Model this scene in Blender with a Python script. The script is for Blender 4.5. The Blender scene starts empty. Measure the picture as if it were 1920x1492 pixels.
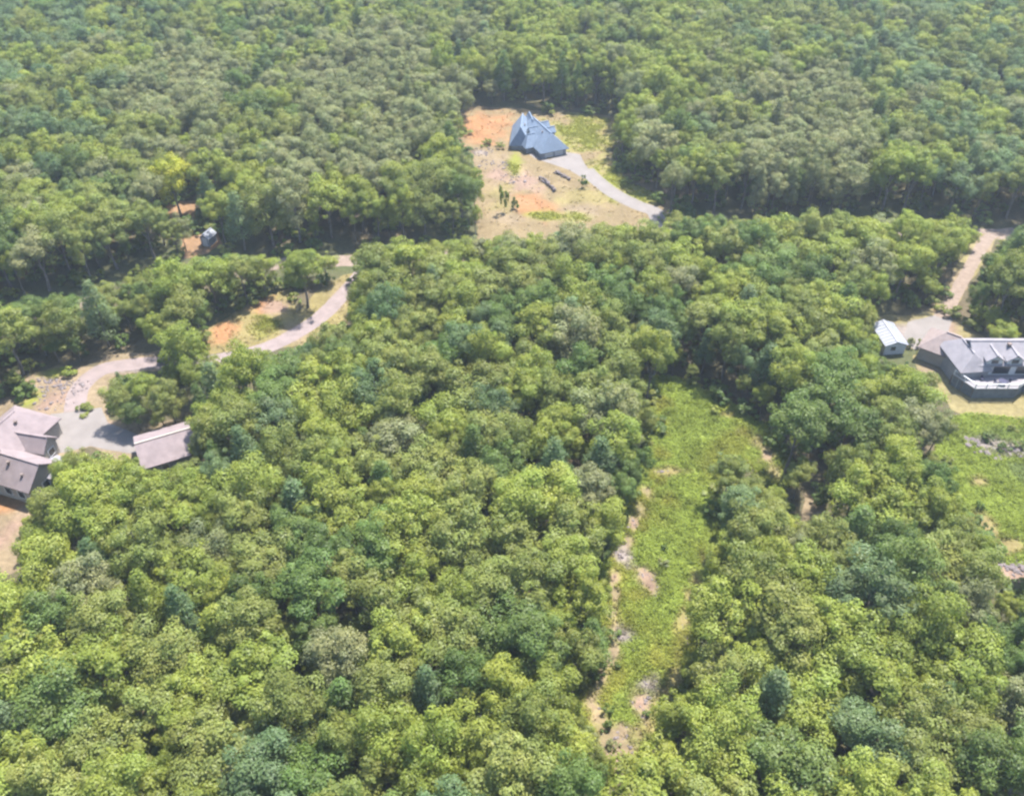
import bpy, bmesh, math, random
from mathutils import Vector, Matrix, noise
from mathutils.geometry import delaunay_2d_cdt

R = math.radians
scene = bpy.context.scene
C = scene.collection

# ------------------------------------------------------------------ camera, sky, sun, exposure
CAM_H, PITCH, FOCAL = 105.0, R(40.4), 1700.0          # drone height, look-down angle, focal length in photo pixels
cam_data = bpy.data.cameras.new('camera')
cam_data.sensor_width = 36.0
cam_data.lens = 36.0 * FOCAL / 1920.0
cam_data.clip_start = 0.5
cam_data.clip_end = 12000
cam = bpy.data.objects.new('camera', cam_data)
C.objects.link(cam)
cam.location = (0, 0, CAM_H)
cam.rotation_euler = (R(90) - PITCH, 0, 0)
scene.camera = cam

SUN_ELEV, SUN_AZ = R(65), R(34)                        # azimuth measured from +Y, positive = towards the right
world = bpy.data.worlds.new('World')
scene.world = world
world.use_nodes = True
wn = world.node_tree
sky = wn.nodes.new('ShaderNodeTexSky')
sky.sky_type = 'NISHITA'
sky.sun_disc = False
sky.sun_elevation = SUN_ELEV
sky.sun_rotation = SUN_AZ
sky.altitude = 300
wn.nodes['Background'].inputs['Strength'].default_value = 0.15
wn.links.new(sky.outputs['Color'], wn.nodes['Background'].inputs['Color'])
sun_data = bpy.data.lights.new('sun', 'SUN')
sun_data.energy = 4.8
sun_data.angle = R(0.6)
sun_data.color = (1.0, 0.96, 0.90)
sun = bpy.data.objects.new('sun', sun_data)
C.objects.link(sun)
to_sun = Vector((math.sin(SUN_AZ) * math.cos(SUN_ELEV), math.cos(SUN_AZ) * math.cos(SUN_ELEV), math.sin(SUN_ELEV)))
sun.rotation_euler = to_sun.to_track_quat('Z', 'Y').to_euler()
sun.location = to_sun * 400
scene.view_settings.view_transform = 'Standard'
scene.view_settings.look = 'None'
scene.view_settings.gamma = 1.0
scene.view_settings.use_curve_mapping = False
scene.view_settings.exposure = 1.70
scene.render.engine = 'CYCLES'
cy = scene.cycles
cy.use_denoising = True
cy.use_adaptive_sampling = True
cy.adaptive_threshold = 0.02
cy.max_bounces = 4
cy.diffuse_bounces = 2
cy.transmission_bounces = 3
cy.glossy_bounces = 2
cy.volume_bounces = 0
cy.pixel_filter_type = 'BLACKMAN_HARRIS'
cy.filter_width = 2.5                                   # the drone picture is soft

# ------------------------------------------------------------------ helpers
def gp(px, py, h=0.0):
    """world point, at height h, of a spot in the photograph"""
    dx, dy = (px - 960) / FOCAL, (py - 746) / FOCAL
    z = (CAM_H - h) / (math.sin(PITCH) + dy * math.cos(PITCH))
    return Vector((z * dx, z * (math.cos(PITCH) - dy * math.sin(PITCH)), h))

def proj(x, y, h):
    """photo pixel and pixels per metre of a world point"""
    d = h - CAM_H
    z = y * math.cos(PITCH) - d * math.sin(PITCH)
    v = y * math.sin(PITCH) + d * math.cos(PITCH)
    return 960 + FOCAL * x / z, 746 - FOCAL * v / z, FOCAL / z

def in_poly(x, y, poly):
    c = False
    j = len(poly) - 1
    for i in range(len(poly)):
        xi, yi = poly[i][0], poly[i][1]
        xj, yj = poly[j][0], poly[j][1]
        if (yi > y) != (yj > y) and x < (xj - xi) * (y - yi) / (yj - yi) + xi:
            c = not c
        j = i
    return c

def seg_dist(x, y, a, b):
    ax, ay, bx, by = a[0], a[1], b[0], b[1]
    dx, dy = bx - ax, by - ay
    l = dx * dx + dy * dy
    t = 0 if l == 0 else max(0, min(1, ((x - ax) * dx + (y - ay) * dy) / l))
    return math.hypot(x - ax - t * dx, y - ay - t * dy)

def poly_dist(x, y, poly, closed=True):
    n = len(poly)
    return min(seg_dist(x, y, poly[i], poly[(i + 1) % n]) for i in range(n if closed else n - 1))

def tag(o, label=None, cat=None, group=None, kind=None):
    if label: o['label'] = label
    if cat: o['category'] = cat
    if group: o['group'] = group
    if kind: o['kind'] = kind
    return o

def empty(name, loc, rz=0):
    o = bpy.data.objects.new(name, None)
    o.empty_display_size = 0.5
    C.objects.link(o)
    o.location = loc
    o.rotation_euler = (0, 0, rz)
    return o

def mesh_obj(name, verts, faces, mat, parent=None, smooth=False, loc=None):
    me = bpy.data.meshes.new(name)
    me.from_pydata([tuple(v) for v in verts], [], faces)
    me.update()
    if mat: me.materials.append(mat)
    if smooth: me.shade_smooth()
    o = bpy.data.objects.new(name, me)
    C.objects.link(o)
    if parent: o.parent = parent
    if loc: o.location = loc
    return o

def set_colors(me, cols):
    a = me.color_attributes.new('Col', 'FLOAT_COLOR', 'POINT')
    flat = []
    for c in cols: flat += [c[0], c[1], c[2], 1.0]
    a.data.foreach_set('color', flat)

class MB:
    """collects boxes, bars and prisms into one mesh"""
    def __init__(s): s.v, s.f = [], []
    def add(s, vs, fs):
        b = len(s.v)
        s.v += [Vector(v) for v in vs]
        s.f += [tuple(i + b for i in f) for f in fs]
        return s
    def box(s, c, d, rz=0):
        cx, cy_, cz = c
        hx, hy, hz = d[0] / 2, d[1] / 2, d[2] / 2
        ca, sa = math.cos(rz), math.sin(rz)
        vs = []
        for z in (-hz, hz):
            for x, y in ((-hx, -hy), (hx, -hy), (hx, hy), (-hx, hy)):
                vs.append((cx + x * ca - y * sa, cy_ + x * sa + y * ca, cz + z))
        return s.add(vs, [(3, 2, 1, 0), (4, 5, 6, 7), (0, 1, 5, 4), (1, 2, 6, 5), (2, 3, 7, 6), (3, 0, 4, 7)])
    def bar(s, a, b, w, h=None):
        a, b = Vector(a), Vector(b)
        h = h or w
        d = (b - a).normalized()
        up = Vector((0, 0, 1)) if abs(d.z) < 0.95 else Vector((1, 0, 0))
        x = d.cross(up).normalized() * w / 2
        y = x.cross(d).normalized() * h / 2
        vs = [p + q for p in (a, b) for q in (-x - y, x - y, x + y, -x + y)]
        return s.add(vs, [(3, 2, 1, 0), (4, 5, 6, 7), (0, 1, 5, 4), (1, 2, 6, 5), (2, 3, 7, 6), (3, 0, 4, 7)])
    def tube(s, pts, rads, n=7):
        b = len(s.v)
        for i, p in enumerate(pts):
            p = Vector(p)
            d = (Vector(pts[min(i + 1, len(pts) - 1)]) - Vector(pts[max(i - 1, 0)])).normalized()
            x = d.cross(Vector((0.3, 0.9, 0.1))).normalized()
            y = d.cross(x)
            for k in range(n):
                a = 2 * math.pi * k / n
                s.v.append(p + (x * math.cos(a) + y * math.sin(a)) * rads[i])
        for i in range(len(pts) - 1):
            for k in range(n):
                s.f.append((b + i * n + k, b + i * n + (k + 1) % n, b + (i + 1) * n + (k + 1) % n, b + (i + 1) * n + k))
        s.f.append(tuple(b + k for k in range(n))[::-1])
        s.f.append(tuple(b + (len(pts) - 1) * n + k for k in range(n)))
        return s
    def build(s, name, mat, parent=None, smooth=False, loc=None):
        return mesh_obj(name, s.v, s.f, mat, parent, smooth, loc)

# ------------------------------------------------------------------ materials
def new_mat(name):
    m = bpy.data.materials.new(name)
    m.use_nodes = True
    nt = m.node_tree
    nt.nodes.clear()
    return m, nt, nt.nodes, nt.links

def surf_mat(name, c1, c2, scale=3.0, rough=0.9, bump=0.0, spec=0.25, detail=5, coord='Object', streak=None, metallic=0.0):
    """two-tone noisy surface"""
    m, nt, N, L = new_mat(name)
    out = N.new('ShaderNodeOutputMaterial')
    b = N.new('ShaderNodeBsdfPrincipled')
    tc = N.new('ShaderNodeTexCoord')
    src = tc.outputs[coord]
    if streak:
        mp = N.new('ShaderNodeMapping')
        mp.inputs['Scale'].default_value = streak
        L.new(src, mp.inputs['Vector'])
        src = mp.outputs['Vector']
    n = N.new('ShaderNodeTexNoise')
    n.inputs['Scale'].default_value = scale
    n.inputs['Detail'].default_value = detail
    n.inputs['Roughness'].default_value = 0.65
    L.new(src, n.inputs['Vector'])
    r = N.new('ShaderNodeValToRGB')
    r.color_ramp.elements[0].position, r.color_ramp.elements[1].position = 0.32, 0.68
    r.color_ramp.elements[0].color = (*c1, 1)
    r.color_ramp.elements[1].color = (*c2, 1)
    L.new(n.outputs['Fac'], r.inputs['Fac'])
    L.new(r.outputs['Color'], b.inputs['Base Color'])
    b.inputs['Roughness'].default_value = rough
    b.inputs['Specular IOR Level'].default_value = spec
    b.inputs['Metallic'].default_value = metallic
    if bump:
        bp = N.new('ShaderNodeBump')
        bp.inputs['Strength'].default_value = bump
        bp.inputs['Distance'].default_value = 0.05
        L.new(n.outputs['Fac'], bp.inputs['Height'])
        L.new(bp.outputs['Normal'], b.inputs['Normal'])
    L.new(b.outputs['BSDF'], out.inputs['Surface'])
    return m

def soil_mat(name, bump=0.6, scale=1.3):
    """vertex colour of the soil and turf, broken up by fine noise"""
    m, nt, N, L = new_mat(name)
    out = N.new('ShaderNodeOutputMaterial')
    b = N.new('ShaderNodeBsdfPrincipled')
    at = N.new('ShaderNodeAttribute')
    at.attribute_name = 'Col'
    tc = N.new('ShaderNodeTexCoord')
    n = N.new('ShaderNodeTexNoise')
    n.inputs['Scale'].default_value = scale
    n.inputs['Detail'].default_value = 8
    n.inputs['Roughness'].default_value = 0.7
    L.new(tc.outputs['Object'], n.inputs['Vector'])
    mr = N.new('ShaderNodeMapRange')
    mr.inputs['From Min'].default_value = 0.25
    mr.inputs['From Max'].default_value = 0.75
    mr.inputs['To Min'].default_value = 0.62
    mr.inputs['To Max'].default_value = 1.35
    L.new(n.outputs['Fac'], mr.inputs['Value'])
    mx = N.new('ShaderNodeVectorMath')
    mx.operation = 'SCALE'
    L.new(at.outputs['Color'], mx.inputs[0])
    L.new(mr.outputs['Result'], mx.inputs['Scale'])
    L.new(mx.outputs['Vector'], b.inputs['Base Color'])
    b.inputs['Roughness'].default_value = 0.95
    b.inputs['Specular IOR Level'].default_value = 0.1
    bp = N.new('ShaderNodeBump')
    bp.inputs['Strength'].default_value = bump
    bp.inputs['Distance'].default_value = 0.15
    L.new(n.outputs['Fac'], bp.inputs['Height'])
    L.new(bp.outputs['Normal'], b.inputs['Normal'])
    L.new(b.outputs['BSDF'], out.inputs['Surface'])
    return m

def leaf_mat(name, ca, cb, var=0.3):
    """leaves: colour differs from tree to tree (object random) and from spray to spray (Col)"""
    m, nt, N, L = new_mat(name)
    out = N.new('ShaderNodeOutputMaterial')
    oi = N.new('ShaderNodeObjectInfo')
    mix = N.new('ShaderNodeMix')
    mix.data_type = 'RGBA'
    mix.inputs[6].default_value = (*ca, 1)
    mix.inputs[7].default_value = (*cb, 1)
    L.new(oi.outputs['Random'], mix.inputs[0])
    at = N.new('ShaderNodeAttribute')
    at.attribute_name = 'Col'
    mul = N.new('ShaderNodeVectorMath')
    mul.operation = 'MULTIPLY'
    L.new(mix.outputs[2], mul.inputs[0])
    L.new(at.outputs['Color'], mul.inputs[1])
    wn_ = N.new('ShaderNodeTexWhiteNoise')
    wn_.noise_dimensions = '1D'
    L.new(oi.outputs['Random'], wn_.inputs['W'])
    mr = N.new('ShaderNodeMapRange')
    mr.inputs['To Min'].default_value = 1 - var
    mr.inputs['To Max'].default_value = 1 + var
    L.new(wn_.outputs['Value'], mr.inputs['Value'])
    sc = N.new('ShaderNodeVectorMath')
    sc.operation = 'SCALE'
    L.new(mul.outputs['Vector'], sc.inputs[0])
    L.new(mr.outputs['Result'], sc.inputs['Scale'])
    d = N.new('ShaderNodeBsdfDiffuse')
    t = N.new('ShaderNodeBsdfTranslucent')
    g = N.new('ShaderNodeBsdfGlossy')
    g.inputs['Roughness'].default_value = 0.45
    g.inputs['Color'].default_value = (1, 1, 1, 1)
    ty = N.new('ShaderNodeVectorMath')
    ty.operation = 'MULTIPLY'
    ty.inputs[1].default_value = (1.08, 1.2, 0.65)
    L.new(sc.outputs['Vector'], ty.inputs[0])
    L.new(sc.outputs['Vector'], d.inputs['Color'])
    L.new(ty.outputs['Vector'], t.inputs['Color'])
    m1 = N.new('ShaderNodeMixShader')
    m1.inputs[0].default_value = 0.42
    L.new(d.outputs[0], m1.inputs[1])
    L.new(t.outputs[0], m1.inputs[2])
    m2 = N.new('ShaderNodeMixShader')
    m2.inputs[0].default_value = 0.008
    L.new(m1.outputs[0], m2.inputs[1])
    L.new(g.outputs[0], m2.inputs[2])
    L.new(m2.outputs[0], out.inputs['Surface'])
    return m

M = {}
M['soil'] = soil_mat('soil')
M['bark'] = surf_mat('bark', (0.072, 0.060, 0.048), (0.176, 0.160, 0.144), 2.5, 0.95, 0.5)
M['gravel'] = surf_mat('gravel', (0.133, 0.099, 0.077), (0.204, 0.157, 0.125), 0.9, 0.95, 0.4, detail=9)
M['asphalt'] = surf_mat('asphalt', (0.141, 0.113, 0.106), (0.203, 0.160, 0.151), 0.5, 0.9, 0.2, detail=9)
M['concrete'] = surf_mat('concrete', (0.132, 0.117, 0.107), (0.169, 0.150, 0.139), 0.35, 0.85, 0.15, detail=8)
M['rock'] = surf_mat('rock', (0.085, 0.070, 0.070), (0.177, 0.148, 0.145), 1.1, 0.95, 0.6)
M['roof_blue'] = surf_mat('slate_blue_shingles', (0.100, 0.132, 0.177), (0.143, 0.181, 0.235), 0.9, 0.85, 0.3, detail=8)
M['roof_brown'] = surf_mat('weathered_brown_shingles', (0.163, 0.129, 0.119), (0.230, 0.184, 0.169), 0.7, 0.9, 0.3, detail=8)
M['roof_grey'] = surf_mat('weathered_grey_shingles', (0.154, 0.146, 0.158), (0.218, 0.201, 0.211), 0.7, 0.9, 0.3, detail=8)
M['roof_mauve'] = surf_mat('mauve_grey_shingles', (0.143, 0.115, 0.115), (0.201, 0.161, 0.161), 0.7, 0.9, 0.3, detail=8)
M['roof_white'] = surf_mat('white_metal_roof', (0.189, 0.199, 0.227), (0.226, 0.230, 0.256), 0.5, 0.5, 0.0, 0.4)
M['siding_grey'] = surf_mat('grey_siding', (0.203, 0.209, 0.222), (0.246, 0.253, 0.265), 1.2, 0.8, 0.1)
M['siding_tan'] = surf_mat('tan_siding', (0.246, 0.216, 0.185), (0.296, 0.265, 0.228), 1.2, 0.8, 0.1)
M['siding_pale'] = surf_mat('pale_siding', (0.396, 0.396, 0.396), (0.462, 0.462, 0.455), 1.2, 0.8, 0.1)
M['deck_shade'] = surf_mat('underdeck_shade_tone', (0.10, 0.115, 0.13), (0.15, 0.165, 0.18), 1.2, 0.8, 0.1)  # dark tone painted for the shade beneath the deck
M['trim'] = surf_mat('white_trim', (0.493, 0.493, 0.500), (0.563, 0.563, 0.563), 2.0, 0.6, 0.0)
M['deck'] = surf_mat('deck_boards', (0.156, 0.143, 0.156), (0.217, 0.200, 0.208), 1.0, 0.85, 0.2, streak=(1, 9, 1))
M['timber'] = surf_mat('dark_timber', (0.10, 0.075, 0.065), (0.19, 0.15, 0.13), 1.6, 0.9, 0.3)
M['fabric'] = surf_mat('dark_fabric', (0.035, 0.035, 0.06), (0.06, 0.06, 0.10), 3, 0.9)
def glass_mat():
    m, nt, N, L = new_mat('window_glass')
    out = N.new('ShaderNodeOutputMaterial')
    b = N.new('ShaderNodeBsdfPrincipled')
    b.inputs['Base Color'].default_value = (0.02, 0.026, 0.035, 1)
    b.inputs['Roughness'].default_value = 0.08
    b.inputs['Specular IOR Level'].default_value = 0.6
    L.new(b.outputs[0], out.inputs[0])
    return m
M['glass'] = glass_mat()

TONES = {
    'lime':   leaf_mat('lime_green_leaves',  (0.172, 0.208, 0.038), (0.218, 0.242, 0.046), 0.10),
    'olive':  leaf_mat('olive_green_leaves', (0.152, 0.178, 0.042), (0.188, 0.204, 0.054), 0.11),
    'deep':   leaf_mat('deep_green_leaves',  (0.090, 0.138, 0.034), (0.124, 0.166, 0.044), 0.14),
    'blue':   leaf_mat('bluish_green_leaves', (0.098, 0.148, 0.058), (0.138, 0.180, 0.078), 0.13),
    'grey':   leaf_mat('greyish_green_leaves', (0.172, 0.188, 0.078), (0.208, 0.212, 0.096), 0.10),
    'yellow': leaf_mat('yellow_green_leaves', (0.31, 0.31, 0.034), (0.315, 0.315, 0.036), 0.03),
}
TONE_WORD = {'lime': 'lime green', 'olive': 'olive green', 'deep': 'deep green', 'blue': 'bluish green', 'grey': 'greyish green', 'yellow': 'yellow'}
M['weed'] = None

# ------------------------------------------------------------------ open places, traced as spots on the photograph and laid out on the ground
YARD_BLUE = [(866, 212), (905, 204), (950, 208), (1040, 215), (1100, 218), (1145, 222), (1138, 262), (1132, 292), (1165, 345), (1215, 368),
             (1248, 384), (1240, 402), (1190, 414), (1050, 424), (905, 424), (905, 385), (915, 345), (885, 300), (872, 258)]
CLEARING = [(1226, 716), (1262, 722), (1300, 735), (1352, 762), (1412, 802), (1352, 856), (1328, 880), (1324, 935), (1332, 985), (1330, 1045),
            (1305, 1095), (1285, 1150), (1275, 1230), (1262, 1290), (1235, 1330), (1200, 1372), (1175, 1420), (1154, 1440), (1140, 1395),
            (1104, 1318), (1120, 1270), (1150, 1212), (1145, 1150), (1152, 1060), (1178, 1002), (1205, 930), (1228, 870), (1236, 780)]
STRIP_A = [(1385, 795), (1425, 805), (1455, 848), (1470, 893), (1450, 912), (1425, 870), (1395, 842)]
STRIP_B = [(1508, 928), (1536, 936), (1540, 968), (1516, 974)]
YARD_RIGHT = [(1640, 596), (1700, 594), (1745, 588), (1765, 560), (1790, 512), (1826, 462), (1848, 440), (1868, 444), (1836, 492), (1802, 545),
              (1780, 585), (1800, 606), (1850, 640), (1935, 640), (1960, 800), (1845, 792), (1792, 765), (1760, 730), (1722, 690), (1720, 668), (1735, 655), (1700, 648), (1652, 660)]
GRASS_RIGHT = [(1790, 800), (1830, 792), (1960, 800), (1960, 1048), (1880, 1040), (1840, 965), (1805, 905), (1772, 862), (1790, 835)]
BANK_RIGHT = [(1872, 1040), (1960, 1048), (1960, 1090), (1890, 1078)]
YARD_LEFT = [(56, 712), (105, 694), (185, 694), (202, 674), (296, 664), (297, 690), (216, 694), (186, 722), (182, 762), (192, 792), (262, 806), (354, 792),
             (352, 806), (336, 864), (272, 884), (252, 858), (172, 826), (112, 850), (78, 884), (58, 920), (-40, 910), (-40, 756), (34, 752), (58, 742)]
BARE_LEFT = [(-40, 905), (0, 915), (40, 932), (50, 958), (32, 1000), (34, 1058), (-40, 1080)]
YARD_MID = [(382, 626), (430, 602), (482, 572), (540, 545), (542, 582), (562, 598), (592, 562), (622, 538), (660, 516), (656, 580), (640, 600), (608, 606),
            (566, 641), (510, 646), (440, 652), (400, 656)]
DIRT_SHED = [(345, 442), (384, 440), (398, 424), (404, 456), (386, 470), (352, 478)]
DIRT_SPOT = [(318, 384), (358, 382), (362, 400), (330, 404)]
OPEN_PX = [YARD_BLUE, CLEARING, STRIP_A, STRIP_B, YARD_RIGHT, GRASS_RIGHT, BANK_RIGHT, YARD_LEFT, BARE_LEFT, YARD_MID, DIRT_SHED, DIRT_SPOT]
OPEN_BOX = [(min(p[0] for p in q), max(p[0] for p in q), min(p[1] for p in q), max(p[1] for p in q)) for q in OPEN_PX]

ROAD_PX = [(-330, 700), (-160, 645), (0, 603), (170, 566), (340, 516), (420, 506), (560, 492), (750, 486), (900, 470), (1050, 456), (1240, 432), (1400, 433),
           (1550, 431), (1700, 433), (1900, 440), (2100, 446), (2400, 455)]
ROAD = [gp(*p) for p in ROAD_PX]

def in_open_px(x, y):
    for q, b in zip(OPEN_PX, OPEN_BOX):
        if b[0] <= x <= b[1] and b[2] <= y <= b[3] and in_poly(x, y, q):
            return True
    return False

# palette of the open ground (soil and turf colours)
P_GRASS = (0.142, 0.176, 0.034)
P_YGRASS = (0.138, 0.142, 0.028)
P_DRY = (0.150, 0.122, 0.052)
P_TAN = (0.160, 0.122, 0.076)
P_ORANGE = (0.205, 0.108, 0.052)
P_PINK = (0.178, 0.122, 0.090)
P_LITTER = (0.085, 0.066, 0.042)
P_STONE = (0.155, 0.130, 0.116)

def colour_field(base, blobs, wob=0.5):
    """blobs: (photo x, photo y, radius in metres along x, along y, colour)"""
    bl = [(gp(b[0], b[1]), b[2], b[3], b[4]) for b in blobs]
    def f(x, y):
        c = Vector(base)
        k = noise.fractal(Vector((x * 0.22, y * 0.22, 3.1)), 0.8, 2.1, 4)
        for p, rx, ry, col in bl:
            d = math.hypot((x - p.x) / rx, (y - p.y) / ry)
            d += 0.55 * noise.fractal(Vector((x * 0.3 + rx, y * 0.3, 7.7)), 0.8, 2.1, 3)
            w = max(0.0, min(1.0, (1.0 - d) / 0.6))
            if w > 0: c = c.lerp(Vector(col), w)
        if wob > 0.6:                                   # weeds of other kinds, in drifts
            g = noise.fractal(Vector((x * 0.09 + 5, y * 0.09, 2.2)), 0.8, 2.1, 3)
            c = c.lerp(Vector(P_YGRASS), max(0.0, min(0.75, g * 1.6)))
        return c * (1 + min(wob, 0.6) * 0.5 * k)
    return f

def offset_poly(poly, d):
    n = len(poly)
    area = sum(poly[i][0] * poly[(i + 1) % n][1] - poly[(i + 1) % n][0] * poly[i][1] for i in range(n))
    s = 1 if area > 0 else -1
    out = []
    for i in range(n):
        a, b, c = Vector(poly[i - 1][:2]), Vector(poly[i][:2]), Vector(poly[(i + 1) % n][:2])
        t = ((b - a).normalized() + (c - b).normalized())
        if t.length < 1e-4: t = b - a
        t.normalize()
        out.append(b + Vector((t.y, -t.x)) * s * d)
    return out

def sheet(name, poly_w, z, field, mat, cell=1.0, rough=0.5, seed=0):
    rng = random.Random(seed)
    n = len(poly_w)
    pts = []
    for i in range(n):
        a, b = Vector(poly_w[i][:2]), Vector(poly_w[(i + 1) % n][:2])
        k = max(1, int((b - a).length / cell))
        for j in range(k):
            p = a.lerp(b, j / k)
            q = Vector((p.x * 0.35, p.y * 0.35, seed + 0.5))
            pts.append(Vector((p.x + rough * noise.noise(q) * 2, p.y + rough * noise.noise(q + Vector((9, 9, 9))) * 2)))
    m = len(pts)
    edges = [(i, (i + 1) % m) for i in range(m)]
    bound = [tuple(p) for p in pts]
    x0, x1 = min(p[0] for p in bound), max(p[0] for p in bound)
    y0, y1 = min(p[1] for p in bound), max(p[1] for p in bound)
    y = y0
    while y < y1:
        x = x0
        while x < x1:
            q = (x + rng.uniform(-.3, .3) * cell, y + rng.uniform(-.3, .3) * cell)
            if in_poly(q[0], q[1], bound):
                pts.append(Vector(q))
            x += cell
        y += cell
    vs, es, fs, *_ = delaunay_2d_cdt(pts, edges, [], 1, 1e-5)
    vs3 = [(v.x, v.y, z) for v in vs]
    fs = [tuple(f) if (vs[f[1]] - vs[f[0]]).cross(vs[f[2]] - vs[f[0]]) > 0 else tuple(reversed(f)) for f in fs]
    o = mesh_obj(name, vs3, fs, mat)
    if not field: PADS.append(bound)
    if field:
        set_colors(o.data, [field(v.x, v.y) for v in vs])
    o['kind'] = 'structure'
    return o

DRIVES, PADS = [], []
def strip(name, pts, width, z, mat, rough=0.15, seed=0, step=1.0):
    """a road or drive along a line of ground points"""
    fine = []
    for i in range(len(pts) - 1):
        p0, p1 = Vector(pts[max(i - 1, 0)]), Vector(pts[i])
        p2, p3 = Vector(pts[i + 1]), Vector(pts[min(i + 2, len(pts) - 1)])
        k = max(2, int((p2 - p1).length / step))
        for j in range(k):
            t = j / k
            fine.append(0.5 * ((2 * p1) + (p2 - p0) * t + (2 * p0 - 5 * p1 + 4 * p2 - p3) * t * t + (3 * p1 - p0 - 3 * p2 + p3) * t ** 3))
    fine.append(Vector(pts[-1]))
    DRIVES.append((pts, width / 2 + 0.35))
    vs, fs = [], []
    for i, p in enumerate(fine):
        d = (fine[min(i + 1, len(fine) - 1)] - fine[max(i - 1, 0)]).normalized()
        nrm = Vector((-d.y, d.x, 0))
        for s in (-1, 1):
            w = width / 2 + rough * noise.noise(Vector((p.x * 0.6, p.y * 0.6, seed + s)))
            q = p + nrm * s * w
            vs.append((q.x, q.y, z))
    for i in range(len(fine) - 1):
        fs.append((2 * i, 2 * i + 1, 2 * i + 3, 2 * i + 2)[::-1])
    o = mesh_obj(name, vs, fs, mat)
    o['kind'] = 'structure'
    return o

# --- the ground, one sheet to the horizon
def build_ground():
    vs, fs, cols = [], [], []
    S, n = 2600.0, 130
    for j in range(n + 1):
        for i in range(n + 1):
            u, v = i / n * 2 - 1, j / n * 2 - 1
            x, y = S * u * abs(u) ** 1.2, 200 + S * v * abs(v) ** 1.2
            vs.append((x, y, 0))
            k = noise.fractal(Vector((x * 0.05, y * 0.05, 1.0)), 0.8, 2.1, 4)
            c = Vector(P_LITTER).lerp(Vector((0.055, 0.064, 0.026)), max(0, min(1, 0.4 + k)))
            cols.append(c)
    for j in range(n):
        for i in range(n):
            a = j * (n + 1) + i
            fs.append((a, a + 1, a + n + 2, a + n + 1))
    o = mesh_obj('ground', vs, fs, M['soil'])
    set_colors(o.data, cols)
    tag(o, kind='structure')
build_ground()

F = {}
edge_l = [(1238, 760), (1240, 800), (1234, 850), (1228, 890), (1214, 925), (1200, 955), (1188, 985), (1176, 1015), (1162, 1045), (1156, 1080), (1152, 1115), (1150, 1150), (1154, 1185), (1152, 1215),
          (1138, 1240), (1128, 1265), (1118, 1290), (1110, 1315), (1122, 1345), (1134, 1375), (1146, 1405), (1158, 1430)]
edge_r = [(1326, 1050), (1308, 1090), (1294, 1120), (1284, 1155), (1280, 1190), (1274, 1230), (1264, 1270), (1250, 1305), (1234, 1330), (1214, 1355), (1196, 1380), (1178, 1410)]
F['clearing'] = colour_field(P_GRASS, wob=0.9, blobs=
    [(x, y, 2.3, 2.8, P_YGRASS) for x, y in edge_l] + [(x, y, 1.5, 2.2, P_DRY) for x, y in edge_r] + [(x, y, 1.2, 2.2, P_TAN if k % 3 else P_PINK) for k, (x, y) in enumerate(edge_l) if k > 3] + [
    (1250, 885, 3.4, 1.6, P_DRY), (1168, 1040, 1.8, 2.6, P_STONE), (1213, 1092, 1.9, 2.6, P_PINK), (1173, 1195, 1.7, 2.4, P_STONE),
    (1220, 1280, 1.6, 2.2, P_STONE), (1205, 1325, 1.9, 2.6, P_PINK), (1165, 1385, 2.0, 4.0, P_TAN), (1392, 812, 2.4, 1.6, P_DRY), (1418, 828, 1.9, 2.4, P_TAN), (1436, 856, 1.7, 2.6, P_PINK), (1452, 890, 1.7, 2.6, P_TAN), (1362, 778, 2.2, 1.2, P_DRY), (1165, 1260, 2.4, 3.0, P_YGRASS), (1190, 1120, 2.2, 3, P_YGRASS),
    (1250, 940, 2, 3, P_YGRASS), (1225, 1225, 1.6, 3, P_YGRASS)])
F['yard_blue'] = colour_field((0.146, 0.110, 0.060), [
    (905, 240, 10, 13, P_ORANGE), (1095, 248, 12, 15, P_YGRASS), (920, 300, 6, 6, P_TAN), (900, 285, 3.2, 3, P_STONE), (965, 315, 2, 12, P_YGRASS), (1000, 385, 7, 8, P_ORANGE),
    (985, 345, 5, 6, P_PINK), (930, 330, 4, 6, P_PINK), (1090, 395, 6, 4, P_TAN), (945, 410, 5, 4, P_TAN), (1040, 405, 9, 3, P_YGRASS), (1150, 335, 8, 12, P_YGRASS), (1190, 368, 7, 5, P_YGRASS), (940, 370, 4, 9, P_DRY), (1090, 370, 8, 5, P_DRY)])
F['yard_right'] = colour_field((0.158, 0.132, 0.062), [
    (1720, 625, 6, 5, P_STONE), (1840, 455, 3, 8, P_TAN), (1800, 530, 3, 12, P_TAN), (1770, 600, 2, 6, P_PINK), (1745, 690, 3, 3, P_TAN)])
F['grass_right'] = colour_field((0.152, 0.186, 0.036), [(1850, 830, 4, 2.6, P_STONE), (1880, 845, 4, 2.5, P_STONE), (1835, 905, 2, 2, P_DRY), (1895, 1020, 4, 2.2, P_DRY), (1850, 985, 2.0, 4, P_DRY),
    (1895, 815, 6, 2.0, (0.11, 0.14, 0.035)), (1905, 880, 4, 3, (0.12, 0.15, 0.05))])
F['yard_left'] = colour_field(P_TAN, [(110, 745, 5, 6, P_PINK), (140, 720, 4, 3, P_TAN), (100, 700, 3, 2, P_YGRASS), (60, 750, 2, 3, P_YGRASS), (250, 690, 6, 2, P_STONE), (170, 765, 3, 1.2, P_DRY), (205, 815, 4, 3, P_PINK)])
F['bare_left'] = colour_field(P_TAN, [(10, 940, 4, 3, P_ORANGE), (15, 1000, 2, 4, P_PINK)])
F['yard_mid'] = colour_field(P_DRY, [(415, 625, 3.5, 5, P_ORANGE), (490, 570, 3, 4, P_ORANGE), (520, 575, 3, 3, P_PINK), (500, 610, 4, 4, P_YGRASS), (560, 615, 4, 6, P_TAN), (635, 560, 2.5, 7, P_TAN)])
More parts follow.
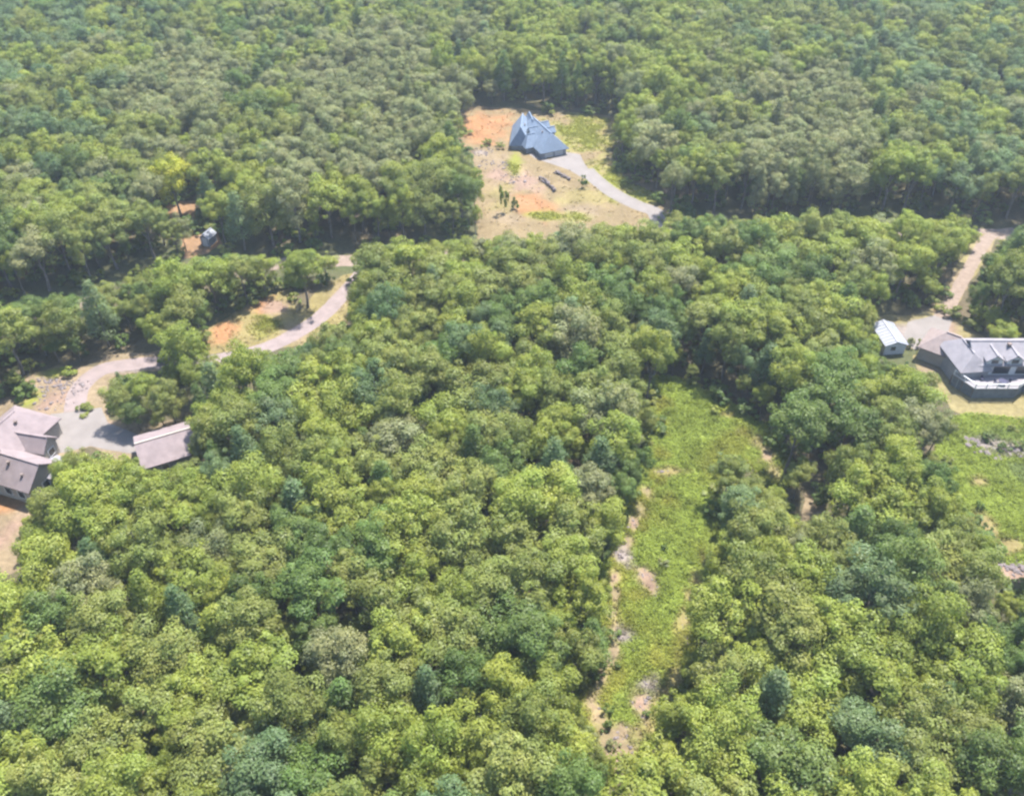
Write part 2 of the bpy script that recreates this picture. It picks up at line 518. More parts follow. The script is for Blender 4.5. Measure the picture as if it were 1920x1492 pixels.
F['dirt'] = colour_field((0.175, 0.108, 0.060), [])

def world_poly(q, grow):
    return offset_poly([gp(*p) for p in q], grow)

sheet('grassy_clearing', world_poly(CLEARING, 2.2), 0.020, F['clearing'], M['soil'], 0.8, 0.5, 1)
sheet('worn_track', world_poly(STRIP_A, 1.2), 0.026, F['clearing'], M['soil'], 0.7, 0.4, 2)
sheet('worn_track', world_poly(STRIP_B, 1.0), 0.012, colour_field(P_TAN, []), M['soil'], 0.7, 0.4, 3)
sheet('house_yard', world_poly([(p[0], p[1] + 30) if p[1] > 400 else p for p in YARD_BLUE], 2.0), 0.020, F['yard_blue'], M['soil'], 1.0, 0.6, 4)
sheet('house_yard', world_poly(YARD_RIGHT, 0.7), 0.024, F['yard_right'], M['soil'], 0.8, 0.4, 5)
sheet('meadow', world_poly(GRASS_RIGHT, 2.0), 0.016, F['grass_right'], M['soil'], 0.8, 0.5, 6)
sheet('bare_bank', world_poly(BANK_RIGHT, 1.0), 0.020, colour_field(P_PINK, []), M['soil'], 0.8, 0.4, 7)
sheet('house_yard', world_poly(YARD_LEFT, 1.5), 0.020, F['yard_left'], M['soil'], 0.8, 0.4, 8)
sheet('bare_bank', world_poly(BARE_LEFT, 1.2), 0.012, F['bare_left'], M['soil'], 0.8, 0.4, 9)
sheet('bare_bank', world_poly(YARD_MID, 1.5), 0.020, F['yard_mid'], M['soil'], 0.8, 0.4, 10)
sheet('dirt_patch', world_poly(DIRT_SHED, 1.5), 0.020, F['dirt'], M['soil'], 0.8, 0.4, 11)
sheet('dirt_patch', world_poly(DIRT_SPOT, 2.0), 0.020, F['dirt'], M['soil'], 0.8, 0.4, 12)
strip('road', ROAD, 4.6, 0.008, M['gravel'], 0.3, 1)
strip('driveway', [gp(*p) for p in [(1240, 425), (1228, 398), (1195, 385), (1150, 362), (1115, 335), (1098, 318)]], 4.2, 0.034, M['concrete'], 0.1, 2)
sheet('parking_pad', [gp(*p) for p in [(1030, 300), (1056, 284), (1088, 290), (1098, 310), (1112, 330), (1096, 336), (1064, 318), (1000, 296), (985, 284), (1000, 284)]], 0.030, None, M['concrete'], 1.2, 0.1, 3)
strip('driveway', [gp(*p) for p in [(1905, 432), (1862, 440), (1838, 468), (1806, 525), (1778, 575), (1764, 596)]], 2.6, 0.038, M['gravel'], 0.25, 4)
sheet('parking_pad', [gp(*p) for p in [(1702, 604), (1750, 592), (1772, 580), (1786, 600), (1770, 640), (1740, 652), (1712, 655), (1696, 640)]], 0.034, None, M['concrete'], 1.2, 0.1, 5)
strip('driveway', [gp(*p) for p in [(700, 488), (655, 540), (604, 592), (560, 622), (500, 652), (420, 672), (340, 680), (292, 680), (240, 684), (190, 694), (150, 728), (140, 770)]], 3.6, 0.034, M['asphalt'], 0.15, 6)
sheet('parking_pad', [gp(*p) for p in [(96, 776), (190, 764), (200, 792), (250, 812), (268, 818), (262, 850), (240, 850), (170, 836), (110, 850), (80, 820)]], 0.030, None, M['concrete'], 1.2, 0.1, 7)

# ------------------------------------------------------------------ buildings
def gable(parent, c, ang, L, W, z0, ze, zr, wall, roof, over=0.45, hip=0.0, thick=0.18, with_wall=True, name='roof'):
    """one roofed block: wall box with gable ends and a roof slab; ridge along local angle ang; returns (wall, roof)"""
    ca, sa = math.cos(ang), math.sin(ang)
    T = lambda x, y, z: Vector((c[0] + x * ca - y * sa, c[1] + x * sa + y * ca, z))
    w = None
    hw, hl = W / 2, L / 2
    if with_wall:
        zt = ze - 0.02
        if hip > 0:
            vs = [T(x, y, z) for z in (z0, zt) for x, y in ((-hl, -hw), (hl, -hw), (hl, hw), (-hl, hw))]
            w = mesh_obj('wall', vs, [(3, 2, 1, 0), (4, 5, 6, 7), (0, 1, 5, 4), (1, 2, 6, 5), (2, 3, 7, 6), (3, 0, 4, 7)], wall, parent)
        else:
            g = zr - 0.15
            vs = [T(-hl, -hw, z0), T(-hl, hw, z0), T(-hl, hw, zt), T(-hl, 0, g), T(-hl, -hw, zt),
                  T(hl, -hw, z0), T(hl, hw, z0), T(hl, hw, zt), T(hl, 0, g), T(hl, -hw, zt)]
            w = mesh_obj('wall', vs, [(4, 3, 2, 1, 0), (5, 6, 7, 8, 9), (0, 5, 9, 4), (4, 9, 8, 3), (3, 8, 7, 2), (2, 7, 6, 1), (1, 6, 5, 0)], wall, parent)
    slope = (zr - ze) / hw
    ho, lo = hw + over, hl + over
    zo = ze - slope * over
    t = thick
    if hip > 0:
        rl = hl - hip
        vs = [T(-lo, -ho, zo), T(lo, -ho, zo), T(lo, ho, zo), T(-lo, ho, zo), T(-rl, 0, zr), T(rl, 0, zr),
              T(-lo, -ho, zo + t), T(lo, -ho, zo + t), T(lo, ho, zo + t), T(-lo, ho, zo + t), T(-rl, 0, zr + t), T(rl, 0, zr + t)]
        fs = [(0, 3, 2, 1), (0, 1, 7, 6), (1, 2, 8, 7), (2, 3, 9, 8), (3, 0, 6, 9), (6, 7, 11, 10), (7, 8, 11), (8, 9, 10, 11), (9, 6, 10)]
    else:
        vs = []
        for x in (-lo, lo):
            vs += [T(x, -ho, zo), T(x, 0, zr), T(x, ho, zo), T(x, ho, zo + t), T(x, 0, zr + t), T(x, -ho, zo + t)]
        fs = [(0, 1, 4, 5), (1, 2, 3, 4), (11, 10, 7, 6), (10, 9, 8, 7), (0, 6, 7, 1), (1, 7, 8, 2), (2, 8, 9, 3), (3, 9, 10, 4), (4, 10, 11, 5), (5, 11, 6, 0)]
    r = mesh_obj(name, vs, fs, roof, parent)
    # ridge cap
    cap = MB()
    rl = hl - hip if hip > 0 else lo
    cap.bar(T(-rl, 0, zr + t + 0.02), T(rl, 0, zr + t + 0.02), 0.35, 0.08)
    cap.build('ridge_cap', roof, r)
    return w, r, T

def window(parent, p, nrm_ang, w, h, door=False):
    """framed pane on a wall; p is the centre on the wall face, nrm_ang the outward direction"""
    n = Vector((math.cos(nrm_ang), math.sin(nrm_ang), 0))
    p = Vector(p)
    t = nrm_ang + math.pi / 2
    f = MB()
    x = Vector((math.cos(t), math.sin(t), 0))
    for s in (-1, 1):
        f.box(p + n * 0.04 + x * s * (w / 2 + 0.05), (0.10, 0.08, h + 0.2), t)
        f.box(p + n * 0.04 + Vector((0, 0, s * (h / 2 + 0.05))), (w - 0.002, 0.08, 0.10), t)
    fr = f.build('door' if door else 'window', M['trim'], parent)
    g = MB()
    g.box(p + n * 0.025, (w, 0.04, h), t)
    g.build('pane', M['siding_pale'] if door == 'solid' else M['glass'], fr)
    return fr

def vent(parent, p, s=0.35, h=0.5, mat='timber'):
    m = MB()
    m.box((p[0], p[1], p[2] + h / 2), (s, s, h))
    m.box((p[0], p[1], p[2] + h + 0.05), (s * 1.3, s * 1.3, 0.08))
    return m.build('vent', M[mat], parent)

# --- slate-blue roofed house beyond the road
h1 = empty('house', gp(1000, 262))
h1.scale = (0.84, 0.84, 0.86)
tag(h1, 'slate blue shingle roofed house with several gables beside orange dirt yard', 'house')
o1 = h1.location
def L1(x, y): return (x - o1.x, y - o1.y)
ax = math.atan2(-18, 8.0)
B = (M['siding_grey'], M['roof_blue'], 0.7)
w, r, T = gable(h1, L1(8.2, 226.6), ax, 18, 8.4, 0, 2.4, 6.3, *B, hip=2.6)
vent(r, T(3, -1.2, 5.2)); vent(r, T(-4, 1.0, 5.5))
T_main = T
T0 = lambda a, b: tuple(T_main(a, b, 0))[:2]
for s in (-5.5, -2.5, 1.0):
    window(h1, T(s, -4.2, 1.3), ax - math.pi / 2, 1.2, 1.2)
for s in (-1.7, 1.7):
    window(h1, T(9.0, s, 1.1), ax, 2.4, 1.9, 'solid')
w, r, T = gable(h1, L1(2.0, 229.6), R(-94), 13.5, 5.6, 0, 2.4, 6.4, *B, hip=1.4)
vent(r, T(1, 1.0, 5.3))
w, r, T = gable(h1, L1(5.0, 234.0), R(-80), 9.0, 4.4, 0, 2.5, 6.0, *B, hip=1.2)
for q, yy in ((-3.4, 1.0), (0.9, 1.0), (-1.2, -1.0)):
    dw, dr_, dT = gable(h1, T0(q, 2.2 * yy), ax + math.pi / 2, 3.0, 2.2, 3.4, 4.5, 5.6, *B[:2], 0.3)
    window(h1, dT(1.5 * yy, 0, 4.3), ax + math.pi / 2 * yy, 0.9, 0.9)
w, r, T = gable(h1, L1(4.9, 223.6), ax - math.pi / 2, 5.4, 4.6, 0, 2.4, 4.8, *B, hip=1.5)
window(h1, T(2.7, 0, 1.3), ax - math.pi / 2, 1.5, 1.2)

# --- right-hand house with the deck
h2 = empty('house', gp(1870, 690))
tag(h2, 'grey and brown roofed house with white railed deck above dry lawn', 'house')
o2 = h2.location
def L2(x, y): return (x - o2.x, y - o2.y)
w, r, T = gable(h2, L2(89.2, 130.9), 0, 12.6, 7.4, 0, 4.7, 7.0, M['trim'], M['roof_grey'])
vent(r, T(0.0, -0.9, 6.4), 0.5, 0.7); vent(r, T(4.4, -1.5, 6.0))
TM = T
for q in (-3.2, 0.4):
    dw, dr_, dT = gable(h2, tuple(TM(q, -2.3, 0))[:2], R(-90), 3.0, 2.8, 4.4, 5.6, 6.6, M['trim'], M['roof_grey'], 0.3)
    window(h2, dT(1.5, 0, 5.3), R(-90), 1.3, 0.9)
T = TM
for x, ww in ((-4.4, 1.5), (-1.4, 3.0), (2.4, 2.4), (5.0, 1.2)):
    window(h2, T(x, -3.7, 3.45), -math.pi / 2, ww, 1.9)
w, r, T = gable(h2, L2(82.4, 130.6), R(-84), 8.4, 5.2, 0, 4.0, 6.0, M['siding_grey'], M['roof_grey'], hip=2.0)
vent(r, T(0, 0.6, 5.7))
ag = R(-38)
w, r, T = gable(h2, L2(81.6, 134.9), ag, 8.6, 6.8, 0, 3.0, 5.4, M['siding_tan'], M['roof_brown'], hip=3.0)
vent(r, T(0.5, -1.0, 4.8), 0.3, 0.4)
window(h2, T(-4.3, 0, 1.2), ag + math.pi, 4.6, 2.1, 'solid')
window(h2, T(1.5, -3.4, 1.6), ag - math.pi / 2, 1.3, 1.2)
# deck
dk_out = [(80.2, 128.6), (80.9, 123.7), (81.9, 122.9), (89.4, 122.9), (91.8, 125.2), (95.2, 125.2), (95.2, 127.1), (85.4, 127.1), (85.4, 127.0)]
dk_out = [(79.7, 127.6), (81.9, 123.2), (89.6, 123.2), (92.0, 125.0), (95.2, 125.0), (95.2, 127.15), (79.7, 127.15)]
dk_out = [(79.6, 127.1), (81.9, 123.2), (89.6, 123.2), (91.8, 125.0), (95.2, 125.0), (95.2, 127.1)]
DZ = 2.3
def deck_poly(name, pts, z0, z1, mat, parent):
    n = len(pts)
    vs = [(x - o2.x, y - o2.y, z) for z in (z0, z1) for x, y in pts]
    fs = [tuple(range(n))[::-1], tuple(range(n, 2 * n))] + [(i, (i + 1) % n, n + (i + 1) % n, n + i) for i in range(n)]
    return mesh_obj(name, vs, fs, mat, parent)
deck = deck_poly('deck', dk_out, DZ - 0.16, DZ, M['deck'], h2)
rail = MB()
posts = []
edge = [Vector((x - o2.x, y - o2.y, 0)) for x, y in dk_out[:5]]
for a, b in zip(edge, edge[1:]):
    d = (b - a)
    for z in (DZ + 0.12, DZ + 1.02):
        rail.bar(a + Vector((0, 0, z)), b + Vector((0, 0, z)), 0.16 if z > DZ + 0.5 else 0.07, 0.09)
    k = max(1, round(d.length / 1.9))
    for j in range(k):
        posts.append(a + d * j / k)
    kb = int(d.length / 0.24)
    for j in range(kb):
        p = a + d * (j + 0.5) / kb
        rail.box((p.x, p.y, DZ + 0.57), (0.04, 0.04, 0.8))
posts.append(edge[-1])
rail.build('railing', M['trim'], deck)
for p in posts:
    MB().box((p.x, p.y, DZ + 0.56), (0.13, 0.13, 1.12)).build('post', M['trim'], deck)
    q = p + Vector((0.0, 0.3, 0))
    MB().box((q.x, q.y, (DZ - 0.17) / 2), (0.16, 0.16, DZ - 0.17)).build('support_post', M['timber'], deck)
# dark panels below the deck edge, coloured as the shade under it
sk = MB()
for a, b in zip(edge, edge[1:]):
    n_ = Vector((-(b - a).y, (b - a).x, 0)).normalized() * 0.18
    sk.bar(a + n_ + Vector((0, 0, (DZ - 0.2) / 2)), b + n_ + Vector((0, 0, (DZ - 0.2) / 2)), 0.06, DZ - 0.2)
sk.build('underdeck_shade', M['deck_shade'], deck)
# patio set on the deck
def patio_table(loc, lab):
    t = empty('patio_table', loc)
    tag(t, lab, 'table')
    MB().tube([(0, 0, 0.70), (0, 0, 0.74)], [0.75, 0.75], 14).build('table_top', M['fabric'], t)
    for k in range(4):
        a = k * math.pi / 2 + 0.4
        MB().bar((0.55 * math.cos(a), 0.55 * math.sin(a), 0), (0.45 * math.cos(a), 0.45 * math.sin(a), 0.70), 0.05).build('leg', M['fabric'], t)
patio_table((87.1, 124.5, DZ), 'round dark patio table standing on the railed deck')
def patio_chair(loc, rz, lab):
    t = empty('patio_chair', loc, rz)
    tag(t, lab, 'chair', 'patio chairs on the deck')
    MB().box((0, 0, 0.42), (0.55, 0.55, 0.07)).build('seat', M['fabric'], t)
    MB().box((0, 0.26, 0.76), (0.55, 0.06, 0.6)).build('backrest', M['fabric'], t)
    for x in (-.24, .24):
        for y in (-.22, .22):
            MB().box((x, y, 0.19), (0.05, 0.05, 0.38)).build('leg', M['fabric'], t)
patio_chair((86.0, 124.6, DZ), R(80), 'dark patio chair left of the round deck table')
patio_chair((88.3, 124.7, DZ), R(-85), 'dark patio chair right of the round deck table')
patio_chair((84.0, 125.6, DZ), R(10), 'dark patio chair alone near the left deck corner')

# --- shed with white metal roof
sh = empty('shed', gp(1670, 626))
tag(sh, 'small shed with white metal roof beside the concrete parking pad', 'shed')
ash = R(95)
w, r, T = gable(sh, (71.9 - sh.location.x, 139.4 - sh.location.y), ash, 6.6, 4.0, 0, 2.3, 3.0, M['siding_pale'], M['roof_white'], 0.3, thick=0.1)
for k in range(8):
    x = -3.1 + k * 0.88
    for s in (-1, 1):
        MB().bar(T(x, s * 0.05, 3.13), T(x, s * 2.25, 2.36), 0.05, 0.05).build('roof_seam', M['roof_white'], r)
window(sh, T(-0.5, -2.0, 1.1), ash - math.pi / 2, 2.4, 1.9, 'solid')
window(sh, T(-3.3, 0.4, 1.4), ash + math.pi, 1.0, 1.0)

# --- left house, cut by the picture's edge
h3 = empty('house', gp(20, 880))
tag(h3, 'mauve grey shingle roofed house at the left edge of the picture', 'house')
o3 = h3.location
def L3(x, y): return (x - o3.x, y - o3.y)
a3 = R(-20)
w, r, T = gable(h3, L3(-79.6, 102.6), a3, 12.6, 6.4, 0, 3.4, 6.0, M['siding_tan'], M['roof_mauve'])
vent(r, T(1.5, -1.0, 5.4)); vent(r, T(4.6, -1.9, 4.6), 0.3, 0.4)
for x in (-4, -1.2, 1.8, 4.4):
    window(h3, T(x, -3.2, 1.7), a3 - math.pi / 2, 1.2, 1.4)
window(h3, T(6.3, 0, 1.7), a3, 1.3, 1.3)
w, r, T = gable(h3, L3(-83.0, 110.0), R(70), 12.0, 9.0, 0, 3.3, 6.3, M['siding_tan'], M['roof_mauve'], hip=3.4)
vent(r, T(1, -1.5, 5.5))
w, r, T = gable(h3, L3(-78.2, 108.4), R(-12), 5.0, 3.4, 0, 3.2, 4.8, M['siding_tan'], M['roof_mauve'])
window(h3, T(2.5, 0, 1.6), R(-12), 1.4, 1.3)
ch = MB(); ch.box((L3(-81, 103)[0], L3(-81, 103)[1], 6.4), (0.9, 0.7, 1.9)); ch.build('chimney', M['rock'], r)
# rear lean-to with pale brace
w, r, T = gable(h3, L3(-73.2, 103.2), a3, 2.6, 4.4, 0, 2.6, 3.4, M['siding_grey'], M['roof_grey'], 0.2)

# --- garage on the left
g1 = empty('garage', gp(310, 860))
tag(g1, 'mauve roofed garage half hidden by trees beside the left driveway', 'garage')
og = g1.location
ag1 = math.atan2(3.5, 7.2)
w, r, T = gable(g1, (-56.8 - og.x, 108.4 - og.y), ag1, 8.4, 8.0, 0, 2.7, 4.5, M['siding_grey'], M['roof_mauve'], 0.35)
window(g1, T(-4.2, 0, 1.15), ag1 + math.pi, 3.0, 2.1, 'solid')
window(g1, T(-1.0, -4.0, 1.6), ag1 - math.pi / 2, 1.0, 1.0)
MB().bar(T(-4.5, 0, 4.76), T(4.5, 0, 4.76), 0.3, 0.06).build('ridge_flashing', M['siding_tan'], r)

# --- small pale cabin by the road
s2 = empty('cabin', gp(393, 456))
tag(s2, 'tiny pale cabin at the dark wood edge beside orange dirt', 'cabin')
w, r, T = gable(s2, (0, 0), R(70), 2.8, 2.2, 0, 2.1, 2.9, M['siding_grey'], M['roof_white'], 0.25, thick=0.1)
window(s2, T(-1.4, 0, 1.0), R(250), 0.9, 1.9, 'solid')

# ------------------------------------------------------------------ stone walls and rubble
def rock_mesh(name, seed, sub=1):
    bm = bmesh.new()
    bmesh.ops.create_icosphere(bm, subdivisions=sub, radius=1.0)
    for v in bm.verts:
        k = noise.noise(v.co * 1.3 + Vector((seed * 3.7, seed, 0)))
        v.co *= 1 + 0.35 * k
        v.co.z *= 0.7
        v.co = Vector([round(c * 2.6) / 2.6 * 0.35 + c * 0.65 for c in v.co])
    me = bpy.data.meshes.new(name)
    bm.to_mesh(me)
    bm.free()
    me.materials.append(M['rock'])
    return me
ROCKS = [rock_mesh('boulder', i) for i in range(6)]

def rubble(name, label, spots, n, smin, smax, seed):
    """loose stones that cannot be counted, joined"""
    rng = random.Random(seed)
    mb = MB()
    for k in range(n):
        px, py, rx, ry = rng.choice(spots)
        c = gp(px, py)
        a, q = rng.uniform(0, 6.28), math.sqrt(rng.random())
        x, y = c.x + rx * q * math.cos(a), c.y + ry * q * math.sin(a)
        s = rng.uniform(smin, smax) * (1 if rng.random() < .85 else 1.7)
        me = rng.choice(ROCKS)
        rz = Matrix.Rotation(rng.uniform(0, 6.28), 3, 'Z')
        sc = Vector((s * rng.uniform(.8, 1.4), s, s * rng.uniform(.6, 1)))
        mb.add([rz @ Vector((v.co.x * sc.x, v.co.y * sc.y, v.co.z * sc.z)) + Vector((x, y, s * 0.25)) for v in me.vertices],
               [tuple(p.vertices) for p in me.polygons])
    o = mb.build(name, M['rock'])
    tag(o, label, 'rocks', kind='stuff')
    return o
rubble('loose_rocks', 'loose pale pinkish rocks strewn down the grassy clearing',
       [(1165, 1045, 1.6, 2.6), (1212, 1095, 2.0, 2.6), (1172, 1195, 1.8, 2.4), (1218, 1285, 1.7, 2.4), (1200, 1335, 1.8, 2.6), (1130, 1290, 1.2, 4), (1165, 1395, 1.4, 4),
        (1190, 985, 1.2, 4), (1252, 886, 2.4, 0.9), (1285, 1165, 0.8, 4)], 230, 0.07, 0.2, 5)
rubble('loose_rocks', 'grey rock pile between the dry lawn and the bright meadow',
       [(1822, 830, 1.5, 1.2), (1845, 845, 2.2, 1.4), (1868, 852, 2.0, 1.4), (1895, 850, 2.2, 1.3), (1920, 848, 2, 1.2)], 170, 0.12, 0.36, 6)
rubble('loose_rocks', 'pale rocks on the bare ground beside the blue roofed house',
       [(905, 285, 3.2, 2.6), (925, 310, 4, 3), (965, 335, 4, 3)], 110, 0.10, 0.3, 7)
rubble('loose_rocks', 'scattered stones on the bare ground above the left parking pad',
       [(110, 745, 4, 4), (140, 725, 3, 2), (85, 720, 3, 2)], 160, 0.10, 0.26, 8)
rubble('loose_rocks', 'pale rocks on the bank at the right edge below the meadow',
       [(1895, 1060, 2.5, 1.2), (1915, 1070, 2, 1.5)], 90, 0.12, 0.32, 9)

def stone_wall(name, label, pts, height, thick, seed):
    """low wall of separate stones"""
    t = empty(name, pts[0])
    tag(t, label, 'wall')
    rng = random.Random(seed)
    for a, b in zip(pts, pts[1:]):
        d = b - a
        n = max(2, int(d.length / 0.6))
        ang = math.atan2(d.y, d.x)
        for row in range(2):
            for j in range(n):
                p = a + d * ((j + 0.5 + 0.25 * row) / n) - pts[0]
                o = bpy.data.objects.new('stone', rng.choice(ROCKS))
                C.objects.link(o)
                o.parent = t
                o.location = (p.x + rng.uniform(-.25, .25), p.y + rng.uniform(-.3, .3), height * (0.25 + 0.42 * row))
                o.scale = (0.40 * rng.uniform(.7, 1.15), thick * rng.uniform(.7, 1.4), height * 0.42 * rng.uniform(.7, 1.15))
                o.rotation_euler = (0, 0, ang + rng.uniform(-.1, .1))
stone_wall('retaining_wall', 'dark stone retaining wall in the orange bare ground below the driveway', [gp(1010, 336), gp(1024, 344), gp(1040, 360)], 1.0, 0.4, 1)
stone_wall('retaining_wall', 'low stone retaining wall along the edge of the pale parking pad', [gp(1040, 324), gp(1068, 338)], 0.8, 0.4, 2)

# ------------------------------------------------------------------ plants: prototypes
def rand_dir(rng):
    z = rng.uniform(-1, 1)
    a = rng.uniform(0, 6.2832)
    r = math.sqrt(1 - z * z)
    return Vector((r * math.cos(a), r * math.sin(a), z))

def leaf_quad(mb_v, mb_f, cols, p, n, size, rng, c):
    t = n.orthogonal().normalized()
    t = (t * math.cos(a := rng.uniform(0, 6.28)) + n.cross(t) * math.sin(a))
    b = n.cross(t)
    s1, s2 = size * rng.uniform(0.8, 1.25), size * rng.uniform(0.5, 0.8)
    k = len(mb_v)
    mb_v += [p - t * s1 * 0.5, p + b * s2 * 0.5, p + t * s1 * 0.5, p - b * s2 * 0.5]
    mb_f.append((k, k + 1, k + 2, k + 3))
    cols += [c] * 4

def crown_mesh(name, seed, rx, rz, zc, n_lobes, n_leaves, leaf, kind='round'):
    """leaf sprays on many lobes spread through the crown's volume"""
    rng = random.Random(seed)
    V, Fc, K = [], [], []
    lobes = []
    if kind == 'round':
        lx, ly = rng.uniform(.85, 1.15), rng.uniform(.85, 1.15)
        tries = 0
        while len(lobes) < n_lobes and tries < 4000:
            tries += 1
            d = rand_dir(rng)
            if d.z < -0.75: continue
            q = rng.uniform(0.45, 1.02) if rng.random() < .82 else rng.uniform(0, .5)
            rad = rx * (rng.uniform(0.13, 0.24) if rng.random() < .45 else rng.uniform(0.24, 0.38))
            p = Vector((d.x * rx * lx * q, d.y * rx * ly * q, zc + d.z * rz * q))
            if any((p - l[0]).length < 0.62 * max(rad, l[1]) for l in lobes): continue
            lobes.append((p, rad, rng.uniform(0.82, 1.16), rng.uniform(.94, 1.06)))
    else:
        nt = n_lobes
        for k in range(nt):
            u = (k + rng.random() * .8) / nt
            z = zc - rz + 2 * rz * u
            rr = rx * (1 - u) ** 0.75 * rng.uniform(0.55, 1.0) + 0.15
            a = k * 2.4 + rng.uniform(-.5, .5)
            rad = rx * (0.20 + 0.24 * (1 - u))
            lobes.append((Vector((rr * .72 * math.cos(a), rr * .72 * math.sin(a), z)), rad, rng.uniform(.82, 1.16), rng.uniform(.94, 1.06)))
    tot = sum(l[1] ** 2 for l in lobes)
    cen = Vector((0, 0, zc - 0.2 * rz))
    for p, rad, br, hue in lobes:
        m = int(n_leaves * rad * rad / tot)
        out = (p - cen).normalized()
        flat = 0.88
        for _ in range(m):
            d = rand_dir(rng)
            if d.dot(out) < -0.55 and rng.random() < .75: d = -d
            if d.z < -0.5 and rng.random() < .5: d.z = -d.z
            q = rng.uniform(0.6, 1.16)
            # finer bumps on the spray
            q *= 1 + 0.22 * noise.noise(d * 2.3 + p)
            pos = p + Vector((d.x * rad * q, d.y * rad * q, d.z * rad * q * flat))
            nn = (d * 0.9 + rand_dir(rng) * 0.5 + Vector((0, 0, 0.35))).normalized()
            b = br * rng.uniform(0.86, 1.14)
            leaf_quad(V, Fc, K, pos, nn, leaf, rng, (b * hue, b, b * (2 - hue)))
    me = bpy.data.meshes.new(name)
    me.from_pydata([tuple(v) for v in V], [], Fc)
    me.update()
    set_colors(me, K)
    return me

def trunk_mesh(name, seed, h, r0, zc, rx, limbs=5):
    rng = random.Random(seed + 77)
    mb = MB()
    pts, rad = [], []
    x = y = 0.0
    for k in range(6):
        u = k / 5
        pts.append((x, y, u * h * 0.86 - 0.1))
        rad.append(r0 * (1.25 if k == 0 else 1 - 0.78 * u))
        x += rng.uniform(-.16, .16); y += rng.uniform(-.16, .16)
    mb.tube(pts, rad, 6)
    for k in range(limbs):
        u = rng.uniform(0.42, 0.75)
        b = Vector(pts[int(u * 5)])
        a = rng.uniform(0, 6.28)
        e = Vector((rx * .62 * math.cos(a), rx * .62 * math.sin(a), zc + rng.uniform(-.3, 1.4)))
        mid = b.lerp(e, .5) + Vector((0, 0, -.25))
        mb.tube([b, mid, e], [r0 * .42, r0 * .28, r0 * .1], 5)
    me = bpy.data.meshes.new(name)
    me.from_pydata([tuple(v) for v in mb.v], [], mb.f)
    me.update()
    me.materials.append(M['bark'])
    return me

H0, R0 = 12.0, 3.0
BROAD = []
for i in range(9):
    rz = (3.7, 3.2, 4.1, 3.5, 3.0, 3.9, 3.4, 4.3, 3.1)[i]
    zc = H0 - rz
    n_l = (52, 44, 60, 54, 40, 56, 46, 64, 38)[i]
    BROAD.append((crown_mesh('broadleaf_crown', 10 + i, R0, rz, zc, n_l, 7500, 0.25), trunk_mesh('broadleaf_trunk', 10 + i, H0, 0.19, zc, R0)))
PINE = []
for i in range(4):
    rz = 4.6
    zc = 13.0 - rz
    PINE.append((crown_mesh('pine_crown', 40 + i, 2.5, rz, zc, 42, 5000, 0.25, 'cone'), trunk_mesh('pine_trunk', 40 + i, 13.5, 0.17, zc, 1.6, 4)))
BUSH = []
for i in range(4):
    BUSH.append((crown_mesh('shrub_crown', 60 + i, 1.0, 0.9, 0.85, 12, 520, 0.24), trunk_mesh('shrub_stem', 60 + i, 1.1, 0.04, 0.8, 0.8, 3)))

def make_plant(name, pair, loc, rz, sxy, sz, tone, label, cat, group=None):
    t = empty(name, loc, rz)
    t.scale = (sxy, sxy, sz)
    tag(t, label, cat, group)
    for nm, me in (('crown', pair[0]), ('trunk', pair[1])):
        o = bpy.data.objects.new(nm, me)
        C.objects.link(o)
        o.parent = t
        if nm == 'crown':
            if not me.materials: me.materials.append(TONES[tone])
            o.material_slots[0].link = 'OBJECT'
            o.material_slots[0].material = TONES[tone]
    return t

# ------------------------------------------------------------------ where the trees stand
HOUSE_KEEP = [(4.5, 228, 13), (84, 130.5, 10.5), (90, 130, 9), (72, 139.5, 6), (-80, 105, 8.5), (-83, 110, 8), (-56.8, 108.4, 5.6), (75, 147, 6), (-66, 112, 3)]
rng = random.Random(2024)
GRID = {}
trees = []
def near_ok(x, y, r):
    gx, gy = int(x // 5), int(y // 5)
    for i in range(gx - 2, gx + 3):
        for j in range(gy - 2, gy + 3):
            for (a, b, rr) in GRID.get((i, j), ()):
                if (a - x) ** 2 + (b - y) ** 2 < (0.60 * (r + rr)) ** 2:
                    return False
    return True
RING = [(math.cos(k * 0.5236), math.sin(k * 0.5236)) for k in range(12)]
def hides_open(x, y, r, h, zc, rz, var):
    """would the crown cover ground that lies open in the photograph?"""
    px, py, s = proj(x, y, zc)
    if px < -250 or px > 2170 or py < -250: 
        pass
    dep = math.atan2(CAM_H - zc, y)
    sy = math.hypot(r * math.sin(dep), rz * math.cos(dep)) * s
    sx = r * s
    for k in (0.55, 0.92):
        for cx, cyy in RING:
            if in_open_px(px + cx * sx * k, py + cyy * sy * k): return True
    if in_open_px(px, py): return True
    # would its shadow darken ground that lies in the sun in the photograph?
    if True:
        sx_, sy_ = -math.sin(SUN_AZ) / math.tan(SUN_ELEV), -math.cos(SUN_AZ) / math.tan(SUN_ELEV)
        for z_, k in ((zc, 0), (zc, 0.55), (zc + rz * .6, 0)):
            for cx, cyy in (RING[::3] if k else RING[:1]):
                a = proj(x + sx_ * z_ + cx * r * k, y + sy_ * z_ + cyy * r * k, 0)
                if in_open_px(a[0], a[1]): return True
    # trunk
    for hh in (0, 3, 6):
        a = proj(x, y, hh)
        if in_open_px(a[0], a[1]): return True
    return False
def on_road(x, y, m):
    return poly_dist(x, y, ROAD, False) < m
def road_y(x):
    for a, b in zip(ROAD, ROAD[1:]):
        if a.x <= x <= b.x: return a.y + (b.y - a.y) * (x - a.x) / (b.x - a.x)
    return ROAD[0].y if x < ROAD[0].x else ROAD[-1].y
